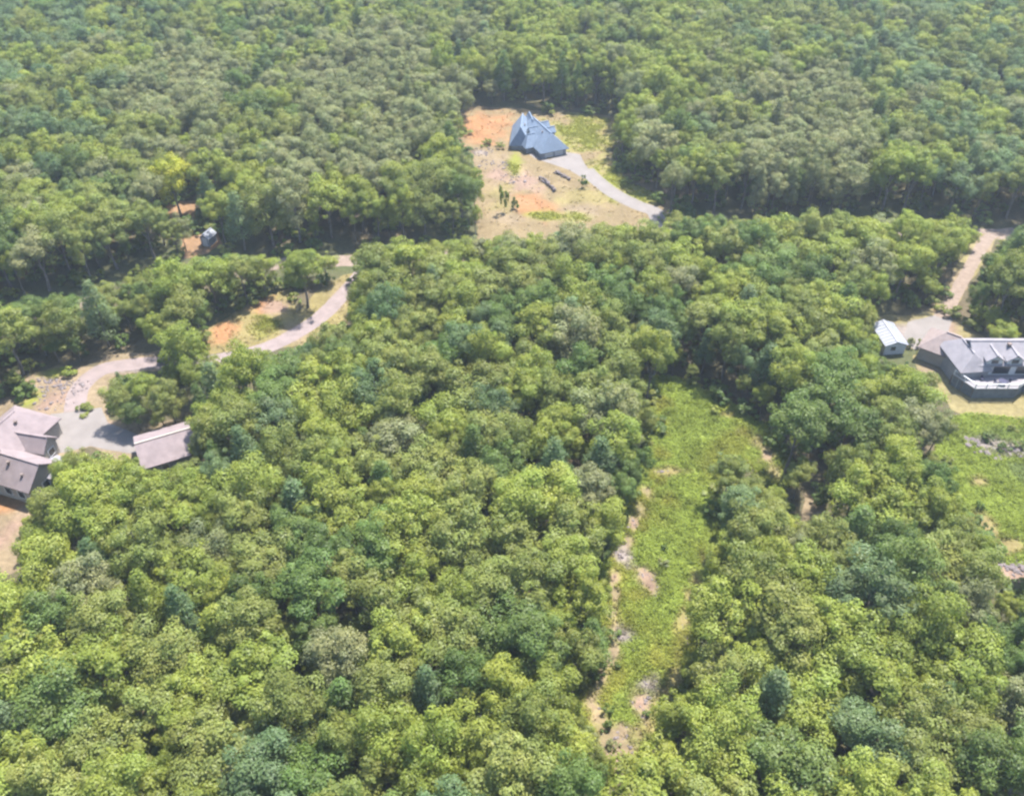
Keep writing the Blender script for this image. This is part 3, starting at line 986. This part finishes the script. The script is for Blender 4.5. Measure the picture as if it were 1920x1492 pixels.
def try_tree(x, y, r, h, kind, var):
    rz = 0.3 * h if kind == 'broadleaf' else 0.34 * h
    zc = h - rz
    if not near_ok(x, y, r): return False
    for hx, hy, hr in HOUSE_KEEP:
        if (x - hx) ** 2 + (y - hy) ** 2 < (hr) ** 2: return False
    dr = poly_dist(x, y, ROAD, False)
    if dr < 6.0 + 0.3 * r: return False
    if dr < 17 and y < road_y(x):
        h = min(h, 0.53 * (dr + 5.5) * (0.92 + 0.002 * var))
        r = min(r, 0.34 * h + 0.4)
        rz = 0.3 * h
        zc = h - rz
    if hides_open(x, y, r, h, zc, rz, var): return False
    GRID.setdefault((int(x // 5), int(y // 5)), []).append((x, y, r))
    trees.append((x, y, r, h, kind, var))
    return True
TONE_SPOTS = [(1555, 775, 75, 'deep'), (1690, 1045, 75, 'deep'), (1895, 1450, 70, 'deep'), (1870, 1235, 60, 'deep'), (470, 1140, 45, 'deep'), (430, 1265, 45, 'deep'),
              (1195, 860, 35, 'deep'), (1150, 570, 55, 'deep'), (120, 630, 75, 'deep'), (90, 1330, 60, 'deep'), (1090, 870, 40, 'lime'), (850, 1420, 90, 'lime'), (640, 790, 55, 'lime'),
              (330, 1180, 120, 'lime'), (1580, 1420, 80, 'lime'), (1260, 600, 60, 'deep'), (1730, 420, 110, 'lime'), (560, 320, 60, 'grey'), (700, 200, 150, 'grey'), (330, 200, 130, 'grey'),
              (640, 330, 60, 'lime'), (1010, 60, 90, 'lime'), (1250, 150, 60, 'lime'), (1130, 430, 50, 'olive'), (1500, 250, 130, 'grey')]
def tone_at(x, y, px, py, rg, kind):
    for bx, by, br, tn in TONE_SPOTS:
        if math.hypot(px - bx, py - by) < br and rg.random() < .8: return tn
    if kind == 'pine': return 'blue' if rg.random() < .6 else 'deep'
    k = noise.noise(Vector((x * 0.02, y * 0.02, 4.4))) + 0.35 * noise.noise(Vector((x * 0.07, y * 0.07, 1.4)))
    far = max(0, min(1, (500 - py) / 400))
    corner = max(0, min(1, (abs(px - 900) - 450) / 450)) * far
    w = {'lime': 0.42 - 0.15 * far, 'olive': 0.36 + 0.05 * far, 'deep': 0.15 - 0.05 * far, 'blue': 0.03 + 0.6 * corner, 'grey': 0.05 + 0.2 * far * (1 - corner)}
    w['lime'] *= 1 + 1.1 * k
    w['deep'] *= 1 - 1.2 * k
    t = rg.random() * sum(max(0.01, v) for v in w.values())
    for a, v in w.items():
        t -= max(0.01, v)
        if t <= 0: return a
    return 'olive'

def area_sample(rg):
    while True:
        y = rg.uniform(28, 430)
        half = 28 + 0.62 * y
        x = rg.uniform(-290, 290)
        if abs(x) < half: return x, y
# trees one can tell apart, placed by hand first: (photo x of crown, photo y of crown centre, radius, height, kind, tone, label)
NAMED = [
    (320, 330, 4.6, 15.0, 'broadleaf', 'yellow', 'bright yellow green round tree standing out of the far left wood'),
    (565, 505, 4.2, 13.0, 'broadleaf', 'lime', 'tall lime green tree standing in front of the bare bank'),
    (1885, 622, 2.6, 7.0, 'broadleaf', 'lime', 'lime green tree behind the right house roof'),
    (1745, 712, 1.5, 5.0, 'broadleaf', 'olive', 'small olive tree at the edge of the dry lawn by the deck'),
    (222, 742, 2.9, 8.5, 'broadleaf', 'olive', 'leftmost olive tree of the clump between the left road and pad'),
    (268, 726, 2.9, 9.0, 'broadleaf', 'lime', 'upper lime tree of the clump between the left road and pad'),
    (312, 742, 2.9, 9.0, 'broadleaf', 'olive', 'right olive tree of the clump between the left road and pad'),
    (250, 770, 2.3, 6.5, 'broadleaf', 'deep', 'low dark green tree nearest the left parking pad'),
    (300, 772, 2.2, 6.5, 'broadleaf', 'olive', 'low olive tree just behind the mauve roofed garage'),
    (336, 640, 2.8, 9.5, 'broadleaf', 'deep', 'round deep green tree over the bend of the left road'),
    (1368, 885, 3.0, 9.0, 'broadleaf', 'olive', 'leftmost big olive tree of the clump in the clearing'),
    (1402, 922, 2.6, 8.5, 'broadleaf', 'olive', 'upper olive tree of the clump in the clearing'),
    (1385, 945, 2.5, 8.0, 'broadleaf', 'deep', 'dark green tree on the lower left of the clearing clump'),
    (1440, 955, 2.8, 9.0, 'broadleaf', 'olive', 'middle olive tree of the clump in the clearing'),
    (1425, 992, 2.3, 7.0, 'broadleaf', 'deep', 'dark green tree at the foot of the clearing clump'),
    (1475, 1000, 2.6, 8.5, 'broadleaf', 'lime', 'lime tree at the lower right of the clearing clump'),
    (1500, 890, 2.4, 8.0, 'broadleaf', 'olive', 'olive tree between the worn track and the clearing clump'),
    (1632, 100, 3.2, 15.0, 'pine', 'blue', 'very dark blue green pine rising above the far right wood'),
]
named_idx = {}
for px, py, r, h, kind, tone, lab in NAMED:
    zc = h - (0.3 if kind == 'broadleaf' else 0.34) * h
    p = gp(px, py, zc)
    named_idx[len(trees)] = (tone, lab)
    GRID.setdefault((int(p.x // 5), int(p.y // 5)), []).append((p.x, p.y, r * (2.0 if tone == 'yellow' else 1.35)))
    trees.append((p.x, p.y, r, h, kind, 7 if tone == 'yellow' else rng.randrange(100)))
for rmin, rmax, hmin, hmax, n in ((3.7, 5.1, 12.5, 16, 20000), (2.7, 3.7, 10.5, 14, 26000), (1.9, 2.7, 7, 11, 18000), (1.2, 1.9, 4, 7, 9000)):
    for _ in range(n):
        x, y = area_sample(rng)
        kp = 0.07 + 0.12 * max(0, min(1, (y - 180) / 150))
        kind = 'pine' if rng.random() < kp else 'broadleaf'
        r = rng.uniform(rmin, rmax)
        if kind == 'pine': r *= 0.78
        h = rng.uniform(hmin, hmax) * (1 + 0.12 * noise.noise(Vector((x * 0.03, y * 0.03, 0))))
        try_tree(x, y, r, h, kind, rng.randrange(100))
print('TREES', len(trees))

# ------------------------------------------------------------------ the largest in view as single trees, the rest as one wood
info = []
for i, (x, y, r, h, kind, var) in enumerate(trees):
    px, py, s = proj(x, y, h * 0.7)
    vis = -r * s < px < 1920 + r * s and -r * s < py < 1492 + r * s
    info.append((px, py, s, vis))
order = sorted((i for i in range(len(trees)) if info[i][3]), key=lambda i: -trees[i][2] * info[i][2])
single = set(named_idx)
cnt = {'broadleaf': 0, 'pine': 0}
LIM = {'broadleaf': 290, 'pine': 120}
for i in order:
    k = trees[i][4]
    if i in single: continue
    if cnt[k] < LIM[k]:
        cnt[k] += 1
        single.add(i)
def region(px, py):
    if px < 480:
        return 'in the wood at the lower left' if py > 880 else 'around the left driveway'
    if px < 740:
        return 'in the lower wood, left of centre' if py > 880 else 'in the wood right of the left driveway'
    if py < 700 and px < 1600: return 'between the road and the clearing'
    if px < 1200: return 'in the wood left of the clearing' if py < 1150 else 'at the bottom, left of the clearing'
    if 1300 < px < 1510 and 800 < py < 1030: return 'in the clump beside the clearing'
    if py < 700: return 'around the right house driveway'
    if py < 1050: return 'between the clearing and the right meadow'
    return 'in the wood at the lower right'
ONES = ['', 'first', 'second', 'third', 'fourth', 'fifth', 'sixth', 'seventh', 'eighth', 'ninth', 'tenth', 'eleventh', 'twelfth', 'thirteenth', 'fourteenth',
        'fifteenth', 'sixteenth', 'seventeenth', 'eighteenth', 'nineteenth']
def ordinal(n):
    if n < 20: return ONES[n]
    t = ['twenty', 'thirty', 'forty', 'fifty'][n // 10 - 2]
    return (t[:-1] + 'ieth' if t.endswith('y') else t + 'ieth') if n % 10 == 0 else t + '-' + ONES[n % 10]
rest = {'broadleaf': [], 'pine': []}
tone_rng = random.Random(5)
tones = []
for i, (x, y, r, h, kind, var) in enumerate(trees):
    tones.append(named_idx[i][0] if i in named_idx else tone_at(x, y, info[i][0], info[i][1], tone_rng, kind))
fam = {}
for i in single:
    if i not in named_idx:
        kw = 'broadleaf tree' if trees[i][4] == 'broadleaf' else 'pine tree'
        fam.setdefault((TONE_WORD[tones[i]], kw, region(info[i][0], info[i][1])), []).append(i)
lab_of = {}
for (tw, kw, reg), ids in fam.items():
    ids.sort(key=lambda i: info[i][0])
    for n_, i in enumerate(ids):
        lab_of[i] = (f'only {tw} {kw} {reg}' if len(ids) == 1 else f'{ordinal(n_ + 1)} {tw} {kw} from the left {reg}', f'{tw} {kw}s {reg}')
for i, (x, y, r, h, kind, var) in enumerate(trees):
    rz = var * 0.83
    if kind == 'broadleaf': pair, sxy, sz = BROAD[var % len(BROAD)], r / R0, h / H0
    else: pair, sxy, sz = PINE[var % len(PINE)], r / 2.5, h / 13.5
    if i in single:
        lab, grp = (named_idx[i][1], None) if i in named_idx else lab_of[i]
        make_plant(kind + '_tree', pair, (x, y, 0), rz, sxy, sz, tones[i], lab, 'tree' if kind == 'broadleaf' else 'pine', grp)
    else:
        rest[kind].append((x, y, rz, sxy, sz, tones[i], var))

def wood(name, label, items, protos, cat):
    """the uncountable rest of the wood: whole trees set on points"""
    col = bpy.data.collections.new(name + '_kinds')
    tones = sorted({t[5] for t in items})
    idx = {}
    n = 0
    for tn in tones:
        for k, (cm, tm) in enumerate(protos):
            me = bpy.data.meshes.new(name)
            V = [tuple(v.co) for v in cm.vertices] + [tuple(v.co) for v in tm.vertices]
            nv = len(cm.vertices)
            Fs = [tuple(p.vertices) for p in cm.polygons] + [tuple(q + nv for q in p.vertices) for p in tm.polygons]
            me.from_pydata(V, [], Fs)
            me.update()
            me.materials.append(TONES[tn])
            me.materials.append(M['bark'])
            mi = [0] * len(cm.polygons) + [1] * len(tm.polygons)
            me.polygons.foreach_set('material_index', mi)
            src = [0.0] * (4 * nv)
            cm.color_attributes['Col'].data.foreach_get('color', src)
            a = me.color_attributes.new('Col', 'FLOAT_COLOR', 'POINT')
            a.data.foreach_set('color', src + [1.0] * (4 * len(tm.vertices)))
            o = bpy.data.objects.new('%s_%03d' % (name, n), me)
            col.objects.link(o)
            idx[(tn, k)] = n
            n += 1
    me = bpy.data.meshes.new(name)
    me.from_pydata([(t[0], t[1], 0) for t in items], [], [])
    me.update()
    for an, ty in (('pick', 'INT'), ('rot', 'FLOAT_VECTOR'), ('size', 'FLOAT_VECTOR')):
        me.attributes.new(an, ty, 'POINT')
    me.attributes['pick'].data.foreach_set('value', [idx[(t[5], t[6] % len(protos))] for t in items])
    me.attributes['rot'].data.foreach_set('vector', [c for t in items for c in (0, 0, t[2])])
    me.attributes['size'].data.foreach_set('vector', [c for t in items for c in (t[3], t[3], t[4])])
    ob = bpy.data.objects.new(name, me)
    C.objects.link(ob)
    tag(ob, label, cat, kind='stuff')
    ng = bpy.data.node_groups.new(name, 'GeometryNodeTree')
    ng.interface.new_socket('Geometry', in_out='INPUT', socket_type='NodeSocketGeometry')
    ng.interface.new_socket('Geometry', in_out='OUTPUT', socket_type='NodeSocketGeometry')
    N, L = ng.nodes, ng.links
    gi, go = N.new('NodeGroupInput'), N.new('NodeGroupOutput')
    ci = N.new('GeometryNodeCollectionInfo')
    ci.inputs['Collection'].default_value = col
    ci.inputs['Separate Children'].default_value = True
    ci.inputs['Reset Children'].default_value = True
    iop = N.new('GeometryNodeInstanceOnPoints')
    iop.inputs['Pick Instance'].default_value = True
    def attr(nm, ty):
        q = N.new('GeometryNodeInputNamedAttribute')
        q.data_type = ty
        q.inputs['Name'].default_value = nm
        return q.outputs['Attribute']
    L.new(gi.outputs[0], iop.inputs['Points'])
    L.new(ci.outputs[0], iop.inputs['Instance'])
    L.new(attr('pick', 'INT'), iop.inputs['Instance Index'])
    e2r = N.new('FunctionNodeEulerToRotation')
    L.new(attr('rot', 'FLOAT_VECTOR'), e2r.inputs[0])
    L.new(e2r.outputs[0], iop.inputs['Rotation'])
    L.new(attr('size', 'FLOAT_VECTOR'), iop.inputs['Scale'])
    L.new(iop.outputs[0], go.inputs[0])
    md = ob.modifiers.new('trees', 'NODES')
    md.node_group = ng
    return ob
wood('far_wood', 'dense broadleaf wood stretching away behind the houses', rest['broadleaf'], BROAD, 'wood')
under = []
u_rng = random.Random(99)
while len(under) < 5200:
    x, y = area_sample(u_rng)
    p_ = proj(x, y, 0.5)
    if in_open_px(p_[0], p_[1]) or in_open_px(*proj(x, y, 2.6)[:2]) or on_road(x, y, 3.6): continue
    if any((x - a) ** 2 + (y - b) ** 2 < (0.72 * c) ** 2 for a, b, c in HOUSE_KEEP): continue
    under.append((x, y, u_rng.uniform(0, 6.28), u_rng.uniform(1.3, 2.4), u_rng.uniform(0.9, 1.8), u_rng.choice(('deep', 'olive', 'deep')), u_rng.randrange(100)))
wood('undergrowth', 'leafy undergrowth on the floor of the woods', under, BUSH, 'undergrowth')
wood('far_pines', 'dark pines scattered through the far wood', rest['pine'], PINE, 'wood')

# ------------------------------------------------------------------ shrubs one can tell apart
def shrub(px, py, r, h, tone, label, group=None):
    p = gp(px, py)
    k = rng.randrange(4)
    make_plant('shrub', BUSH[k], p, rng.uniform(0, 6), r, h / 1.75, tone, label, 'shrub', group)
shrub(1770, 806, 1.4, 1.8, 'deep', 'dark green shrub at the left end of the grey rock pile')
shrub(1850, 824, 1.3, 1.5, 'deep', 'dark shrub among the grey rocks, second from the left')
shrub(1882, 846, 1.2, 1.6, 'deep', 'dark shrub among the grey rocks, third from the left')
shrub(1908, 840, 1.1, 1.5, 'deep', 'dark shrub at the right end of the grey rocks')
shrub(1895, 806, 1.0, 1.0, 'olive', 'low olive shrub on the grass strip above the rocks')
shrub(1838, 955, 0.9, 1.4, 'deep', 'dark shrub at the left of the bright meadow')
shrub(1846, 1000, 0.9, 1.8, 'deep', 'tall dark shrub at the lower left of the bright meadow')
shrub(1705, 650, 1.0, 2.2, 'grey', 'greyish shrub below the concrete pad by the shed')
shrub(1722, 652, 0.8, 1.8, 'olive', 'olive shrub below the concrete pad near the garage wing')
shrub(910, 272, 1.8, 1.6, 'olive', 'wide olive shrub on the bare ground left of the blue roof')
shrub(938, 277, 1.6, 1.3, 'olive', 'flat olive shrub nearest to the corner of the blue roof')
shrub(1092, 352, 1.0, 3.2, 'deep', 'dark young tree like shrub beside the pale driveway')
shrub(945, 398, 1.3, 6.5, 'lime', 'tall conical pale green shrub at the lower left of the orange ground')
shrub(965, 392, 1.0, 3.0, 'deep', 'small dark shrub next to the conical pale shrub')
shrub(1175, 345, 1.6, 1.4, 'lime', 'round lime shrub on the yellow grass right of the driveway')
shrub(1155, 320, 1.3, 1.3, 'lime', 'small lime shrub on the yellow grass above the driveway')
shrub(86, 806, 0.8, 1.6, 'deep', 'dark shrub by the left house nearest the parking pad')
shrub(70, 818, 0.8, 1.4, 'deep', 'dark shrub close against the left house wall')
shrub(50, 735, 1.1, 1.6, 'deep', 'dark shrub above the roof of the left house')
shrub(160, 768, 1.8, 0.9, 'olive', 'low olive shrub on the upper edge of the left parking pad')
shrub(130, 700, 1.8, 1.6, 'lime', 'lime shrub below the left road bend')
shrub(1245, 1030, 0.7, 0.9, 'deep', 'dark green shrub in the middle of the grassy clearing')
shrub(1155, 1250, 0.6, 1.1, 'deep', 'small dark shrub low on the left side of the clearing')
shrub(1140, 1335, 0.8, 1.5, 'deep', 'dark shrub near the bottom end of the clearing')
shrub(1135, 1365, 0.8, 1.4, 'deep', 'lowest dark shrub at the bottom end of the clearing')
shrub(1215, 1340, 0.6, 0.9, 'deep', 'small dark shrub on the pink rocks low in the clearing')
shrub(1150, 1400, 0.9, 1.1, 'grey', 'greyish shrub at the bottom tip of the clearing')
shrub(1245, 1060, 0.9, 1.1, 'grey', 'pale greyish shrub beside the pink rocks in the clearing')
shrub(1340, 772, 1.2, 1.5, 'lime', 'lime shrub at the upper right corner of the clearing')

# ------------------------------------------------------------------ grass and weeds on the open ground
def weed_mat():
    m, nt, N, L = new_mat('grass_blades')
    out = N.new('ShaderNodeOutputMaterial')
    at = N.new('ShaderNodeAttribute')
    at.attribute_name = 'Col'
    d = N.new('ShaderNodeBsdfDiffuse')
    t = N.new('ShaderNodeBsdfTranslucent')
    mx = N.new('ShaderNodeMixShader')
    mx.inputs[0].default_value = 0.3
    L.new(at.outputs['Color'], d.inputs['Color'])
    L.new(at.outputs['Color'], t.inputs['Color'])
    L.new(d.outputs[0], mx.inputs[1])
    L.new(t.outputs[0], mx.inputs[2])
    L.new(mx.outputs[0], out.inputs[0])
    return m
M['weed'] = weed_mat()
def grass(name, label, polys, field, n, hmin, hmax, wid, seed, keep=None):
    rg = random.Random(seed)
    V, Fc, K = [], [], []
    pw = [world_poly(q, 2.4) for q in polys]
    box = (min(p.x for q in pw for p in q), max(p.x for q in pw for p in q), min(p.y for q in pw for p in q), max(p.y for q in pw for p in q))
    made = 0
    for _ in range(n * 8):
        if made >= n: break
        x, y = rg.uniform(box[0], box[1]), rg.uniform(box[2], box[3])
        if not any(in_poly(x, y, q) for q in pw): continue
        c = field(x, y)
        green = c.y / max(c.x, 0.01)
        if rg.random() > (1.0 if green > 0.97 else 0.35 if green > 0.85 else 0.03): continue
        if any(poly_dist(x, y, ln, False) < w_ for ln, w_ in DRIVES) or any(in_poly(x, y, q) for q in PADS): continue
        if keep and not keep(x, y): continue
        cl = noise.noise(Vector((x * 0.5, y * 0.5, seed)))
        made += 1
        hh = rg.uniform(hmin, hmax) * (1 + 0.6 * cl)
        big = rg.random() < 0.02 and green > 1.05
        if big: hh *= 2.2
        for b in range(34 if big else 6):
            w_ = 0.55 if big else 0.3
            p = Vector((x + rg.uniform(-w_, w_), y + rg.uniform(-w_, w_), hh * rg.uniform(.25, 1) + 0.03))
            nn = (rand_dir(rg) * 0.7 + Vector((0, 0, 0.9))).normalized()
            br = rg.uniform(1.05, 1.6) * (0.72 if big else 1)
            leaf_quad(V, Fc, K, p, nn, wid * 3.4, rg, tuple(c * br))
    o = mesh_obj(name, V, Fc, M['weed'])
    set_colors(o.data, K)
    tag(o, label, 'grass', kind='stuff')
grass('grass', 'tall bright green weeds covering the long clearing', [CLEARING, STRIP_A], F['clearing'], 15000, 0.15, 0.45, 0.085, 1)
grass('grass', 'bright green meadow grass below the right house', [GRASS_RIGHT], F['grass_right'], 7500, 0.15, 0.4, 0.085, 2)
grass('grass', 'yellowish grass around the blue roofed house', [YARD_BLUE], F['yard_blue'], 3600, 0.05, 0.16, 0.10, 3, lambda x, y: (x - 5) ** 2 / 90 + (y - 228) ** 2 / 180 > 1)
grass('grass', 'dry grass tufts on the bank beside the left driveway', [YARD_MID], F['yard_mid'], 1500, 0.15, 0.4, 0.09, 4)

# ------------------------------------------------------------------ air
def haze():
    S = 2750
    vs = [(x, y + 200, z) for z in (-1.0, 112.0) for x, y in ((-S, -S), (S, -S), (S, S), (-S, S))]
    m, nt, N, L = new_mat('haze_air')
    out = N.new('ShaderNodeOutputMaterial')
    v = N.new('ShaderNodeVolumePrincipled')
    v.inputs['Color'].default_value = (0.80, 0.90, 1.0, 1)
    v.inputs['Density'].default_value = 0.00021
    v.inputs['Anisotropy'].default_value = 0.25
    L.new(v.outputs[0], out.inputs['Volume'])
    o = mesh_obj('haze', vs, [(3, 2, 1, 0), (4, 5, 6, 7), (0, 1, 5, 4), (1, 2, 6, 5), (2, 3, 7, 6), (3, 0, 4, 7)], m)
    tag(o, 'thin pale summer haze over the woods', 'haze', kind='stuff')
haze()
